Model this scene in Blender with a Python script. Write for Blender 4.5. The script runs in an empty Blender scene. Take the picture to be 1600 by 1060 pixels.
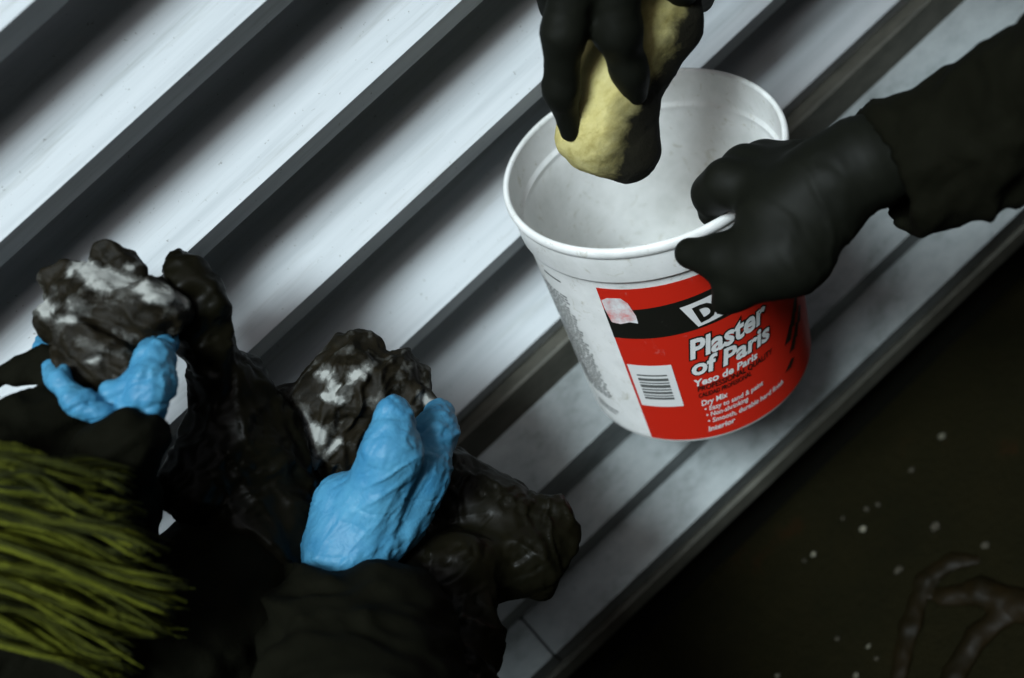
import bpy, bmesh, math, random
import numpy as np
from mathutils import Matrix, Vector

sc = bpy.context.scene
col = sc.collection
random.seed(7)
rng = np.random.default_rng(11)

# ------------------------------------------------------------------ camera
CAM = np.array([0.0, 0.0, 1.55])
roll, pitch, yaw = (math.radians(v) for v in (40.2196, 45.9307, 3.9782))
FW = np.array([math.sin(yaw) * math.cos(pitch), math.cos(yaw) * math.cos(pitch), -math.sin(pitch)])
_r0 = np.array([math.cos(yaw), -math.sin(yaw), 0.0])
_u0 = np.cross(_r0, FW)
RT = math.cos(roll) * _r0 - math.sin(roll) * _u0
UP = math.sin(roll) * _r0 + math.cos(roll) * _u0
FPX = 2222.0
cam_d = bpy.data.cameras.new('camera')
cam_d.sensor_width = 36
cam_d.sensor_fit = 'HORIZONTAL'
cam_d.lens = FPX / 1600 * 36
cam_d.clip_start = 0.05
cam_d.clip_end = 500
cam_d.dof.use_dof = True
cam_d.dof.focus_distance = 0.97
cam_d.dof.aperture_fstop = 3.4
cam = bpy.data.objects.new('camera', cam_d)
col.objects.link(cam)
cam.matrix_world = Matrix(((RT[0], UP[0], -FW[0], CAM[0]), (RT[1], UP[1], -FW[1], CAM[1]),
                           (RT[2], UP[2], -FW[2], CAM[2]), (0, 0, 0, 1)))
sc.camera = cam

# ------------------------------------------------------------------ light
SUN_DIR = np.array([-0.30, -0.345, 0.94])
SUN_DIR /= np.linalg.norm(SUN_DIR)
world = bpy.data.worlds.new('World')
sc.world = world
world.use_nodes = True
wn = world.node_tree
bg = wn.nodes['Background']
sky = wn.nodes.new('ShaderNodeTexSky')
sky.sky_type = 'NISHITA'
sky.sun_disc = False
sky.sun_elevation = math.asin(SUN_DIR[2])
sky.sun_rotation = math.atan2(SUN_DIR[0], SUN_DIR[1])
sky.air_density = 1.0
sky.dust_density = 4.0
hs = wn.nodes.new('ShaderNodeHueSaturation')      # cloud cover: a greyer sky
hs.inputs['Saturation'].default_value = 0.35
wn.links.new(sky.outputs[0], hs.inputs['Color'])
wn.links.new(hs.outputs[0], bg.inputs[0])
bg.inputs[1].default_value = 0.05
sun_d = bpy.data.lights.new('sun', 'SUN')
sun_d.energy = 1.5
sun_d.angle = math.radians(18)
sun_d.color = (0.78, 0.93, 1.0)
sun = bpy.data.objects.new('sun', sun_d)
col.objects.link(sun)
sun.rotation_euler = Vector(SUN_DIR).to_track_quat('Z', 'Y').to_euler()
sc.view_settings.view_transform = 'Standard'
sc.view_settings.look = 'None'
sc.view_settings.gamma = 1.0
sc.view_settings.exposure = 1.40
sc.cycles.use_denoising = True
sc.cycles.max_bounces = 6

# ------------------------------------------------------------------ helpers
def P(px, py, d):
    """World point on the sight line of a photo pixel, d metres along the view axis."""
    return CAM + d * (FW + RT * (px - 800) / FPX + UP * (530 - py) / FPX)

def to_px(v):
    w = v - CAM
    z = w @ FW
    return 800 + FPX * (w @ RT) / z, 530 - FPX * (w @ UP) / z, z

_perm = rng.permutation(256)
_perm = np.concatenate([_perm, _perm, _perm])
_grad = rng.normal(size=(256, 3))
_grad /= np.linalg.norm(_grad, axis=1)[:, None]

def perlin(p):
    p = np.asarray(p, float)
    i = np.floor(p).astype(int)
    f = p - i
    i &= 255
    u = f * f * f * (f * (f * 6 - 15) + 10)
    out = 0
    for dx in (0, 1):
        for dy in (0, 1):
            for dz in (0, 1):
                h = _perm[_perm[_perm[(i[:, 0] + dx) & 255] + ((i[:, 1] + dy) & 255)] + ((i[:, 2] + dz) & 255)]
                g = _grad[h]
                w = (u[:, 0] if dx else 1 - u[:, 0]) * (u[:, 1] if dy else 1 - u[:, 1]) * (u[:, 2] if dz else 1 - u[:, 2])
                out = out + w * (g[:, 0] * (f[:, 0] - dx) + g[:, 1] * (f[:, 1] - dy) + g[:, 2] * (f[:, 2] - dz))
    return out * 1.6

def fbm(p, octv=3):
    s, a = 0, 1.0
    for k in range(octv):
        s = s + a * perlin(p * 2 ** k + 17.3 * k)
        a *= 0.5
    return s

def ridge(p, octv=3):
    s, a = 0, 1.0
    for k in range(octv):
        s = s + a * (1 - 2.2 * np.abs(perlin(p * 2 ** k + 9.1 * k)))
        a *= 0.5
    return s

def empty(name, loc, label=None, cat=None, group=None):
    o = bpy.data.objects.new(name, None)
    o.location = loc
    o.empty_display_size = 0.05
    col.objects.link(o)
    tag(o, label, cat, group)
    return o

def tag(o, label=None, cat=None, group=None, kind=None):
    if label: o['label'] = label
    if cat: o['category'] = cat
    if group: o['group'] = group
    if kind: o['kind'] = kind
    return o

ROOTLOC = {}
def root_loc(o):
    while o.parent: o = o.parent
    return np.array(o.location)

def build(name, verts, faces, mat, parent=None, smooth=True, attrs=None):
    v = np.array(verts, float)
    if parent is not None:
        loc = root_loc(parent)
    else:
        loc = np.array([(v[:, 0].min() + v[:, 0].max()) / 2, (v[:, 1].min() + v[:, 1].max()) / 2, v[:, 2].min()])
    me = bpy.data.meshes.new(name)
    me.from_pydata((v - loc).tolist(), [], faces if isinstance(faces, list) else faces.tolist())
    me.update()
    if smooth:
        me.polygons.foreach_set('use_smooth', np.ones(len(me.polygons), bool))
    if attrs:
        for k, a in attrs.items():
            at = me.attributes.new(k, 'FLOAT', 'POINT')
            at.data.foreach_set('value', np.asarray(a, np.float32))
    me.materials.append(mat)
    o = bpy.data.objects.new(name, me)
    col.objects.link(o)
    if parent is not None:
        o.parent = parent
    else:
        o.location = loc
    return o

# ---- implicit surfaces -------------------------------------------------
def chain(*nodes):
    """nodes: (px, py, depth, radius_px) -> round cone segments in metres"""
    pts = [(P(a, b, d), r * d / FPX) for a, b, d, r in nodes]
    if len(pts) == 1:
        return [(pts[0][0], pts[0][1], pts[0][0] + 1e-4, pts[0][1])]
    return [(pts[i][0], pts[i][1], pts[i + 1][0], pts[i + 1][1]) for i in range(len(pts) - 1)]

def eval_sdf(p, prims, k):
    D = None
    for a, ra, b, rb in prims:
        ab = (b - a).astype(np.float32)
        pa = p - a.astype(np.float32)
        t = np.clip((pa @ ab) / float(ab @ ab), 0, 1)
        q = pa - t[:, None] * ab
        d = np.sqrt(np.einsum('ij,ij->i', q, q)) - (ra + (rb - ra) * t)
        if D is None:
            D = d
        else:
            h = np.clip(k - np.abs(D - d), 0, None) / k
            D = np.minimum(D, d) - h * h * k * 0.25
    return D

def surface(prims, vox, k=0.006, sub=None, cuts=None, margin=0.006):
    A = np.array([q[0] for q in prims] + [q[2] for q in prims])
    Rr = np.array([q[1] for q in prims] + [q[3] for q in prims])[:, None]
    lo = (A - Rr).min(0) - margin - 2 * vox
    hi = (A + Rr).max(0) + margin + 2 * vox
    n = np.ceil((hi - lo) / vox).astype(int) + 1
    xs, ys, zs = (lo[i] + vox * np.arange(n[i]) for i in range(3))
    g = np.stack(np.meshgrid(xs, ys, zs, indexing='ij'), -1).reshape(-1, 3).astype(np.float32)
    D = np.empty(len(g), np.float32)
    for s in range(0, len(g), 400000):
        q = g[s:s + 400000]
        d = eval_sdf(q, prims, k)
        if sub: d = np.maximum(d, -eval_sdf(q, sub, k))
        for pt, nm in (cuts or []):
            d = np.maximum(d, (q - pt.astype(np.float32)) @ nm.astype(np.float32))
        D[s:s + 400000] = d
    D = D.reshape(n)
    ins = D < 0
    # surface nets
    m = n - 1
    cnt = np.zeros(m, np.int32); acc = np.zeros((*m, 3), np.float32)
    corners = [(i, j, l) for i in (0, 1) for j in (0, 1) for l in (0, 1)]
    sl = lambda c: tuple(slice(c[t], c[t] + m[t]) for t in range(3))
    for c in corners:
        for ax in range(3):
            if c[ax]: continue
            e = list(c); e[ax] = 1
            d0, d1 = D[sl(c)], D[sl(e)]
            x = (d0 < 0) != (d1 < 0)
            t = np.where(x, d0 / np.where(x, d0 - d1, 1), 0)
            cnt += x
            for t3 in range(3):
                acc[..., t3] += np.where(x, c[t3] + (t if t3 == ax else 0), 0)
    idx = -np.ones(m, np.int64)
    act = np.argwhere(cnt > 0)
    idx[tuple(act.T)] = np.arange(len(act))
    V = lo + vox * (act + acc[tuple(act.T)] / cnt[tuple(act.T)][:, None])
    F = []
    for ax in range(3):
        b, c = (ax + 1) % 3, (ax + 2) % 3
        s0 = [slice(None)] * 3; s1 = [slice(None)] * 3
        s0[ax] = slice(0, -1); s1[ax] = slice(1, None)
        a0, a1 = ins[tuple(s0)], ins[tuple(s1)]
        e = np.argwhere(a0 != a1)
        ok = (e[:, b] > 0) & (e[:, c] > 0) & (e[:, b] < m[b]) & (e[:, c] < m[c])
        e = e[ok]
        fl = a0[tuple(e.T)]
        def at(db, dc):
            q = e.copy(); q[:, b] += db; q[:, c] += dc
            return idx[tuple(q.T)]
        quad = np.stack([at(-1, -1), at(0, -1), at(0, 0), at(-1, 0)], 1)
        quad[~fl] = quad[~fl][:, ::-1]
        F.append(quad)
    F = np.concatenate(F)
    return V, F

def vnormals(V, F):
    n = np.cross(V[F[:, 2]] - V[F[:, 0]], V[F[:, 3]] - V[F[:, 1]])
    N = np.zeros_like(V)
    for k in range(4): np.add.at(N, F[:, k], n)
    return N / (np.linalg.norm(N, axis=1)[:, None] + 1e-12)

def relax(V, F, it=2, lam=0.5):
    E = np.concatenate([F[:, [0, 1]], F[:, [1, 2]], F[:, [2, 3]], F[:, [3, 0]]])
    deg = np.zeros(len(V)); np.add.at(deg, E[:, 0], 1); np.add.at(deg, E[:, 1], 1)
    for _ in range(it):
        S = np.zeros_like(V); np.add.at(S, E[:, 0], V[E[:, 1]]); np.add.at(S, E[:, 1], V[E[:, 0]])
        V = V + lam * (S / np.maximum(deg, 1)[:, None] - V)
    return V

def blob(name, prims, vox, mat, parent=None, k=0.006, sub=None, cuts=None, disp=None, it=2, attr=None, margin=0.006):
    V, F = surface(prims, vox, k, sub, cuts, margin)
    V = relax(V, F, it)
    if disp is not None:
        N = vnormals(V, F)
        V = V + N * disp(V)[:, None]
        V = relax(V, F, 1, 0.3)
    attrs = attr(V) if attr else None
    return build(name, V, F, mat, parent, True, attrs)

def frame_coords(V, d1, d2):
    d1 = d1 / np.linalg.norm(d1)
    d2 = d2 - d1 * (d2 @ d1); d2 /= np.linalg.norm(d2)
    d3 = np.cross(d1, d2)
    return np.stack([V @ d1, V @ d2, V @ d3], 1)

# ---- materials ---------------------------------------------------------
def mat_base(name, colr, rough=0.5, metal=0.0, spec=0.5, coat=0.0):
    m = bpy.data.materials.new(name)
    m.use_nodes = True
    b = m.node_tree.nodes['Principled BSDF']
    b.inputs['Base Color'].default_value = (*colr, 1)
    b.inputs['Roughness'].default_value = rough
    b.inputs['Metallic'].default_value = metal
    b.inputs['Specular IOR Level'].default_value = spec
    b.inputs['Coat Weight'].default_value = coat
    return m, m.node_tree, b

def nodes_noise(nt, scale, detail=4, rough=0.6, stretch=(1, 1, 1), coord='Object', dist=0.0):
    tc = nt.nodes.new('ShaderNodeTexCoord')
    mp = nt.nodes.new('ShaderNodeMapping')
    mp.inputs['Scale'].default_value = stretch
    nt.links.new(tc.outputs[coord], mp.inputs[0])
    n = nt.nodes.new('ShaderNodeTexNoise')
    n.inputs['Scale'].default_value = scale
    n.inputs['Detail'].default_value = detail
    n.inputs['Roughness'].default_value = rough
    n.inputs['Distortion'].default_value = dist
    nt.links.new(mp.outputs[0], n.inputs['Vector'])
    return n.outputs['Fac']

def ramp(nt, fac, stops):
    r = nt.nodes.new('ShaderNodeValToRGB')
    el = r.color_ramp.elements
    while len(el) < len(stops): el.new(0.5)
    for e, (p, c) in zip(el, stops):
        e.position = p
        e.color = (*c, 1) if len(c) == 3 else c
    nt.links.new(fac, r.inputs[0])
    return r.outputs[0]

def mix(nt, fac, a, b, mode='MIX'):
    n = nt.nodes.new('ShaderNodeMix')
    n.data_type = 'RGBA'
    n.blend_type = mode
    for s, v in ((n.inputs[0], fac), (n.inputs[6], a), (n.inputs[7], b)):
        if hasattr(v, 'is_linked'): nt.links.new(v, s)
        elif isinstance(v, (int, float)): s.default_value = v
        else: s.default_value = (*v, 1)
    return n.outputs[2]

def bump(nt, b, h, strength=0.3, dist=0.002):
    n = nt.nodes.new('ShaderNodeBump')
    n.inputs['Strength'].default_value = strength
    n.inputs['Distance'].default_value = dist
    nt.links.new(h, n.inputs['Height'])
    nt.links.new(n.outputs[0], b.inputs['Normal'])

def attr_node(nt, name):
    n = nt.nodes.new('ShaderNodeAttribute')
    n.attribute_name = name
    return n.outputs['Fac']

# painted slats: long wiped streaks, scuffs and specks
m_slat, nt, b = mat_base('slat_paint', (0.7, 0.72, 0.74), 0.5, 0, 0.18)
st = nodes_noise(nt, 9, 5, 0.65, (0.35, 9, 9))
c = ramp(nt, st, [(0.28, (0.40, 0.425, 0.44)), (0.5, (0.48, 0.505, 0.52)), (0.75, (0.53, 0.55, 0.565))])
sp = ramp(nt, nodes_noise(nt, 60, 4, 0.7, (0.12, 1.6, 1.6)), [(0.56, (1, 1, 1)), (0.75, (0.78, 0.77, 0.74))])
c = mix(nt, 1.0, c, sp, 'MULTIPLY')
sk = ramp(nt, nodes_noise(nt, 330, 2, 0.5), [(0.70, (1, 1, 1)), (0.76, (0.5, 0.48, 0.44))])
c = mix(nt, 0.8, c, sk, 'MULTIPLY')
nt.links.new(c, b.inputs['Base Color'])
bump(nt, b, st, 0.12, 0.002)

m_sill, nt, b = mat_base('galvanised_sill', (0.38, 0.41, 0.41), 0.5, 0.15)
n1 = nodes_noise(nt, 28, 6, 0.72, (0.7, 1, 1))
c = ramp(nt, n1, [(0.30, (0.11, 0.125, 0.122)), (0.48, (0.22, 0.24, 0.24)), (0.7, (0.29, 0.312, 0.312))])
sk = ramp(nt, nodes_noise(nt, 160, 3, 0.6), [(0.66, (1, 1, 1)), (0.78, (0.45, 0.45, 0.42))])
c = mix(nt, 0.7, c, sk, 'MULTIPLY')
nt.links.new(c, b.inputs['Base Color'])
bump(nt, b, n1, 0.15, 0.002)

m_rail, nt, b = mat_base('weathered_rail', (0.16, 0.155, 0.13), 0.6, 0.2)
n1 = nodes_noise(nt, 60, 5, 0.7, (0.5, 1, 1))
nt.links.new(ramp(nt, n1, [(0.3, (0.045, 0.044, 0.034)), (0.7, (0.095, 0.09, 0.072))]), b.inputs['Base Color'])
bump(nt, b, n1, 0.2, 0.001)
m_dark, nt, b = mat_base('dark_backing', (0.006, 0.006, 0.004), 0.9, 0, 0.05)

m_pail, nt, b = mat_base('white_pail_plastic', (0.78, 0.78, 0.76), 0.38)
n1 = nodes_noise(nt, 22, 5, 0.65)
c = ramp(nt, n1, [(0.3, (0.62, 0.625, 0.60)), (0.6, (0.78, 0.78, 0.765))])
n2 = nodes_noise(nt, 70, 4, 0.7, dist=1.5)
c = mix(nt, 1.0, c, ramp(nt, n2, [(0.58, (1, 1, 1)), (0.72, (0.72, 0.70, 0.62))]), 'MULTIPLY')
nt.links.new(c, b.inputs['Base Color'])
b.inputs['Subsurface Weight'].default_value = 0.15
b.inputs['Subsurface Radius'].default_value = (0.004, 0.004, 0.004)
bump(nt, b, n1, 0.08, 0.002)

def print_mat(name, colr, wear=0.25):
    m, nt, b = mat_base(name, colr, 0.42)
    n1 = nodes_noise(nt, 60, 6, 0.75, dist=0.8)
    c = mix(nt, ramp(nt, n1, [(0.62, (0, 0, 0)), (0.86, (wear,) * 3)]), colr, (0.62, 0.6, 0.57))
    nt.links.new(c, b.inputs['Base Color'])
    return m
m_red = print_mat('label_red', (0.50, 0.016, 0.006))
m_ink = print_mat('label_black', (0.007, 0.007, 0.005))
m_wht = print_mat('label_white', (0.66, 0.66, 0.65), 0.0)
m_grey = print_mat('label_grey_print', (0.10, 0.105, 0.10), 0.0)
m_resid, nt, b = mat_base('sticker_residue', (0.6, 0.55, 0.55), 0.6)
nt.links.new(ramp(nt, nodes_noise(nt, 55, 5, 0.7), [(0.35, (0.62, 0.16, 0.15)), (0.5, (0.60, 0.50, 0.50)), (0.62, (0.68, 0.68, 0.68))]), b.inputs['Base Color'])
m_milk, nt, b = mat_base('milky_plaster', (0.70, 0.70, 0.67), 0.3)
bump(nt, b, nodes_noise(nt, 40, 3, 0.5), 0.2, 0.003)

def glove_mat(name, lo, hi, rough, spec, bs, scale=120, stretch=(1, 1, 1)):
    m, nt, b = mat_base(name, hi, rough, 0, spec)
    n1 = nodes_noise(nt, 35, 5, 0.65)
    nt.links.new(ramp(nt, n1, [(0.3, lo), (0.7, hi)]), b.inputs['Base Color'])
    n2 = nodes_noise(nt, scale, 4, 0.6, stretch, dist=1.0)
    bump(nt, b, n2, bs, 0.002)
    return m
m_bglove = glove_mat('black_rubber', (0.004, 0.0045, 0.003), (0.0062, 0.0068, 0.0045), 0.58, 0.09, 0.05, 60)
m_blue = glove_mat('blue_nitrile', (0.034, 0.175, 0.32), (0.068, 0.25, 0.39), 0.50, 0.28, 0.08, 140, (1.0, 1.0, 0.5))
nt = m_blue.node_tree; b = nt.nodes['Principled BSDF']
h1 = nodes_noise(nt, 55, 3, 0.5, (1.0, 1.6, 0.5), dist=1.6)
h2 = nodes_noise(nt, 120, 3, 0.5, (1.4, 0.7, 1.0), dist=1.2)
hs_ = []
for h, w in ((h1, 1.0), (h2, 0.5)):
    q1 = nt.nodes.new('ShaderNodeMath'); q1.operation = 'SUBTRACT'; nt.links.new(h, q1.inputs[0]); q1.inputs[1].default_value = 0.5
    q2 = nt.nodes.new('ShaderNodeMath'); q2.operation = 'ABSOLUTE'; nt.links.new(q1.outputs[0], q2.inputs[0])
    q3 = nt.nodes.new('ShaderNodeMath'); q3.operation = 'MULTIPLY'; nt.links.new(q2.outputs[0], q3.inputs[0]); q3.inputs[1].default_value = -4.0 * w
    hs_.append(q3.outputs[0])
q = nt.nodes.new('ShaderNodeMath'); q.operation = 'ADD'
nt.links.new(hs_[0], q.inputs[0]); nt.links.new(hs_[1], q.inputs[1])
bump(nt, b, q.outputs[0], 0.16, 0.002)
m_cloth = glove_mat('black_jacket', (0.0030, 0.0030, 0.0013), (0.0050, 0.0050, 0.0026), 0.85, 0.05, 0.3, 220)
m_bag = glove_mat('black_plastic_film', (0.0038, 0.0036, 0.0017), (0.0060, 0.0051, 0.0023), 0.42, 0.10, 0.1, 40)
m_brown = glove_mat('dark_strap', (0.004, 0.0034, 0.0014), (0.008, 0.0050, 0.0016), 0.5, 0.07, 0.2, 60)
m_redrag = glove_mat('dark_red_cloth', (0.006, 0.0042, 0.0015), (0.009, 0.0042, 0.0016), 0.95, 0.05, 0.3, 60)

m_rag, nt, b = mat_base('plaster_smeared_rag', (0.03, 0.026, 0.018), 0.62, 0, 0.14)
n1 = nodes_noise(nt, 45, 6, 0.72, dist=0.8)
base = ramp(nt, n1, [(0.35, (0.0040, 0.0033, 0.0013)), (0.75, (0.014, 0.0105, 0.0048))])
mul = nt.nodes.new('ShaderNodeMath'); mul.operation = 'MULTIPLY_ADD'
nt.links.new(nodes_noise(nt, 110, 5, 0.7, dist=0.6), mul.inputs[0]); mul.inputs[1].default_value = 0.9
nt.links.new(attr_node(nt, 'plaster'), mul.inputs[2])  # mask holds both plaster smears and painted ridge highlights
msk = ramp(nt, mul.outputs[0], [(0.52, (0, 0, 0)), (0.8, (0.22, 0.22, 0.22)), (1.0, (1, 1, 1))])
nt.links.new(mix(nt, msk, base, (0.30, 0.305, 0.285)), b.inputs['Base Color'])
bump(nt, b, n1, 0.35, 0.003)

m_sponge, nt, b = mat_base('yellow_sponge', (0.58, 0.47, 0.15), 0.9, 0, 0.2)
n1 = nodes_noise(nt, 420, 5, 0.75)
yel = ramp(nt, nodes_noise(nt, 90, 5, 0.7, (0.5, 1.2, 1.2)), [(0.3, (0.36, 0.30, 0.10)), (0.5, (0.50, 0.435, 0.175)), (0.72, (0.56, 0.50, 0.23))])
mul = nt.nodes.new('ShaderNodeMath'); mul.operation = 'MULTIPLY_ADD'
nt.links.new(nodes_noise(nt, 55, 5, 0.65, dist=0.5), mul.inputs[0]); mul.inputs[1].default_value = 0.8
nt.links.new(attr_node(nt, 'stain'), mul.inputs[2])
nt.links.new(mix(nt, ramp(nt, mul.outputs[0], [(0.45, (0, 0, 0)), (1.0, (1, 1, 1))]), yel, (0.008, 0.007, 0.003)), b.inputs['Base Color'])
bump(nt, b, n1, 0.5, 0.002)

m_yarn, nt, b = mat_base('green_yarn', (0.14, 0.16, 0.010), 0.9, 0, 0.15)
oi = nt.nodes.new('ShaderNodeObjectInfo')
nt.links.new(ramp(nt, oi.outputs['Random'], [(0.0, (0.010, 0.012, 0.002)), (0.5, (0.042, 0.047, 0.004)), (1.0, (0.10, 0.11, 0.008))]), b.inputs['Base Color'])
bump(nt, b, nodes_noise(nt, 500, 3, 0.6), 0.8, 0.002)

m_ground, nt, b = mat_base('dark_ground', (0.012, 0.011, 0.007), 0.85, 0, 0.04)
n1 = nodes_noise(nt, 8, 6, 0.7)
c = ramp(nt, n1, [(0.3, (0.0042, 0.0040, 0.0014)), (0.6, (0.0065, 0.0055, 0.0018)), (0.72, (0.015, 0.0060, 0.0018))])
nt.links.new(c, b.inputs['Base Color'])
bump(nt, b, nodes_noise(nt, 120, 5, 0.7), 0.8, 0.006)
m_crumb, nt, b = mat_base('pale_crumb', (0.15, 0.14, 0.10), 0.8)
m_crumb2, nt, b = mat_base('dusty_crumb', (0.06, 0.056, 0.036), 0.8)
m_leaf, nt, b = mat_base('tan_scrap', (0.020, 0.016, 0.007), 0.8)

# ================================================================== setting
G = 0.385       # ground level
g = 40
bm_v = [(-g, -g, G), (g, -g, G), (g, g, G), (-g, g, G)]
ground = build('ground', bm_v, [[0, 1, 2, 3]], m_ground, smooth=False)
tag(ground, 'dark wet-looking ground below the sill', kind='structure')

X0, X1 = -2.2, 2.2
def extrude(name, prof, mat, parent, x0=X0, x1=X1, bev=0.0008):
    """prof: closed polygon of (y, z), extruded along the wall, edges eased"""
    bm = bmesh.new()
    a = [bm.verts.new((x0, y, z)) for y, z in prof]
    c = [bm.verts.new((x1, y, z)) for y, z in prof]
    n = len(prof)
    bm.faces.new(a); bm.faces.new(c[::-1])
    for i in range(n):
        bm.faces.new((a[i], c[i], c[(i + 1) % n], a[(i + 1) % n]))
    bmesh.ops.recalc_face_normals(bm, faces=bm.faces)
    if bev:
        bmesh.ops.bevel(bm, geom=[e for e in bm.edges], offset=bev, segments=2, affect='EDGES', profile=0.6)
    v = [tuple(q.co) for q in bm.verts]
    bm.verts.index_update()
    f = [[q.index for q in fc.verts] for fc in bm.faces]
    bm.free()
    return build(name, v, f, mat, parent, smooth=False)

wall = empty('louvred_wall', (0, 0.86, 0), 'white painted metal louvre wall with sloping slats above a stepped grey sill', 'wall')
YW = 0.8144
Z0 = 1.55 - 0.36411
TS = math.tan(math.radians(40))
T = 0.003
for i in range(-7, 6):
    z = Z0 - 0.1 * i
    d = 0.075
    prof = [(YW, z), (YW + d, z + d * TS), (YW + d, z + d * TS - T * 1.3), (YW + 0.012, z + 0.012 * TS - T * 1.3 - 0.001),
            (YW + 0.0105, z - 0.0165), (YW + 0.0075, z - 0.0175)]
    extrude('slat', prof, m_slat, wall, bev=0.0005)
extrude('light_stop_panel', [(YW + 0.30, 0.02), (YW + 0.34, 0.02), (YW + 0.34, 2.2), (YW + 0.30, 2.2)], m_dark, wall)  # unseen black panel added so no light leaks in behind the slats
C0 = 1.55
extrude('bottom_rail', [(0.802, C0 - 0.9085), (0.802, C0 - 0.8785), (0.8045, C0 - 0.8765), (0.806, C0 - 0.8800),
                        (0.829, C0 - 0.8800), (0.829, C0 - 0.9085)], m_rail, wall, bev=0.0006)
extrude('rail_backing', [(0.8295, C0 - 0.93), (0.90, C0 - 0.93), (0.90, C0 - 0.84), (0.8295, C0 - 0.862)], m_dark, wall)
def step(top, nose, foot, mat, x0=X0, x1=X1):
    q = [top, nose, foot, (top[0], foot[1])]
    return extrude('sill_step', [(y, C0 + z) for y, z in q], mat, wall, x0, x1, 0.0012)
step((0.8285, -0.8984), (0.7462, -0.9284), (0.7608, -0.9763), m_sill)
step((0.7800, -0.9693), (0.7218, -0.9905), (0.7303, -1.0183), m_sill)
xs_ = P(853, 1012, 1.21)[0]
for a, b_ in ((X0, xs_ - 0.0009), (xs_ + 0.0009, X1)):
    step((0.7500, -1.0111), (0.6893, -1.0333), (0.6971, -1.0589), m_sill, a, b_)
extrude('sill_nosing', [(0.72, C0 - 1.0610), (0.6925, C0 - 1.0620), (0.6931, C0 - 1.0795), (0.72, C0 - 1.0795)], m_rail, wall, bev=0.001)
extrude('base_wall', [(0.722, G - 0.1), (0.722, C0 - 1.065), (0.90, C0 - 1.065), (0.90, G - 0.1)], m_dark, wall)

# unseen facade added behind the camera: it hides the low sky from the louvres
m_blocker, nt, b = mat_base('blocker_render', (0.05, 0.045, 0.038), 0.85, 0, 0.2)
n1 = nodes_noise(nt, 6, 6, 0.7)
nt.links.new(ramp(nt, n1, [(0.3, (0.055, 0.048, 0.028)), (0.7, (0.085, 0.073, 0.044))]), b.inputs['Base Color'])  # warm tone picked to bounce fill onto the slat lips
bump(nt, b, nodes_noise(nt, 60, 5, 0.7), 0.4, 0.01)
m_pane, nt, b = mat_base('window_glass', (0.01, 0.012, 0.014), 0.08)
sky_blocker = empty('sky_blocker', (0, -2.6, G), 'unseen dark building front added behind the photographer to block the low sky', 'sky_blocker')
def boxv(x0, x1, y0, y1, z0, z1):
    return ([(x, y, z) for x in (x0, x1) for y in (y0, y1) for z in (z0, z1)],
            [[0, 1, 3, 2], [4, 6, 7, 5], [0, 4, 5, 1], [2, 3, 7, 6], [0, 2, 6, 4], [1, 5, 7, 3]])
build('wall', *boxv(-7, 7, -2.9, -2.6, G - 0.1, 5.2), m_blocker, sky_blocker, smooth=False)
build('parapet', *boxv(-7.05, 7.05, -2.95, -2.55, 5.2, 5.35), m_rail, sky_blocker, smooth=False)
for x in (-4.2, -1.4, 1.4, 4.2):
    for z in (1.2, 3.4):
        w_ = build('window', *boxv(x - .5, x + .5, -2.598, -2.55, z, z + 1.3), m_rail, sky_blocker, smooth=False)
        for dx in (-.46, .02):
            for dz in (.05, .68):
                build('pane', *boxv(x + dx, x + dx + .44, -2.552, -2.545, z + dz, z + dz + .57), m_pane, w_, smooth=False)

# ================================================================== pail
Cc = np.array([0.0917062, 0.1309284, 1.0058]); Ac = np.array([0.2789235, -0.6974196, 0.6601572])
E1c = np.cross(Ac, [0, 0, 1]); E1c /= np.linalg.norm(E1c); E2c = np.cross(Ac, E1c)
cw = lambda q: RT * q[0] + UP * q[1] + FW * q[2]
BC, BA, B1, B2 = CAM + cw(Cc), cw(Ac), cw(E1c), cw(E2c)
RR, BL, RB = 0.10225, 0.2100, 0.0893
r_out = lambda h: 0.0985 + (RB - 0.0985) * h / BL
def bpt(th, h, r):
    a = math.radians(th)
    return BC + BA * h + (B1 * math.cos(a) + B2 * math.sin(a)) * r

pail = empty('bucket', BC + BA * BL, 'white plastic bucket with red Plaster of Paris label, tilted on the sill', 'bucket')
def lathe(name, prof, mat, seg=96):
    v, f = [], []
    n = len(prof)
    for s in range(seg):
        for h, r in prof:
            v.append(bpt(360 * s / seg, h, r))
    for s in range(seg):
        s2 = (s + 1) % seg
        for i in range(n - 1):
            f.append([s * n + i, s * n + i + 1, s2 * n + i + 1, s2 * n + i])
    return build(name, v, f, mat, pail)
# outer wall, collar and inner wall in one shell
prof = [(BL - 0.003, 0.001), (BL - 0.003, RB - 0.006), (BL, RB - 0.005), (BL, RB - 0.0015), (BL - 0.002, RB)]
prof += [(h, r_out(h)) for h in np.linspace(BL - 0.006, 0.034, 14)]
prof += [(0.0325, r_out(0.033) + 0.0004), (0.0315, 0.0995), (0.03, 0.1000), (0.008, 0.1006)]
shell = lathe('bucket_wall', prof, m_pail)
prof = [(0.0085, 0.1003), (0.0078, 0.1014), (0.0068, 0.1022), (0.0040, 0.1030), (0.0012, 0.1026), (-0.0004, 0.1012), (-0.0006, 0.0995), (0.0004, 0.0984), (0.002, 0.0980), (0.0035, 0.0982)]
lathe('rim', prof, m_pail)
prof = [(0.003, 0.0982), (0.026, 0.0976), (0.0285, 0.0972), (0.0300, 0.0955), (0.0315, 0.0952), (0.033, 0.0957)]
prof += [(h, r_out(h) - 0.0022) for h in np.linspace(0.036, BL - 0.006, 12)] + [(BL - 0.0045, 0.075), (BL - 0.0045, 0.001)]
lathe('inner_wall', prof, m_pail)

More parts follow.
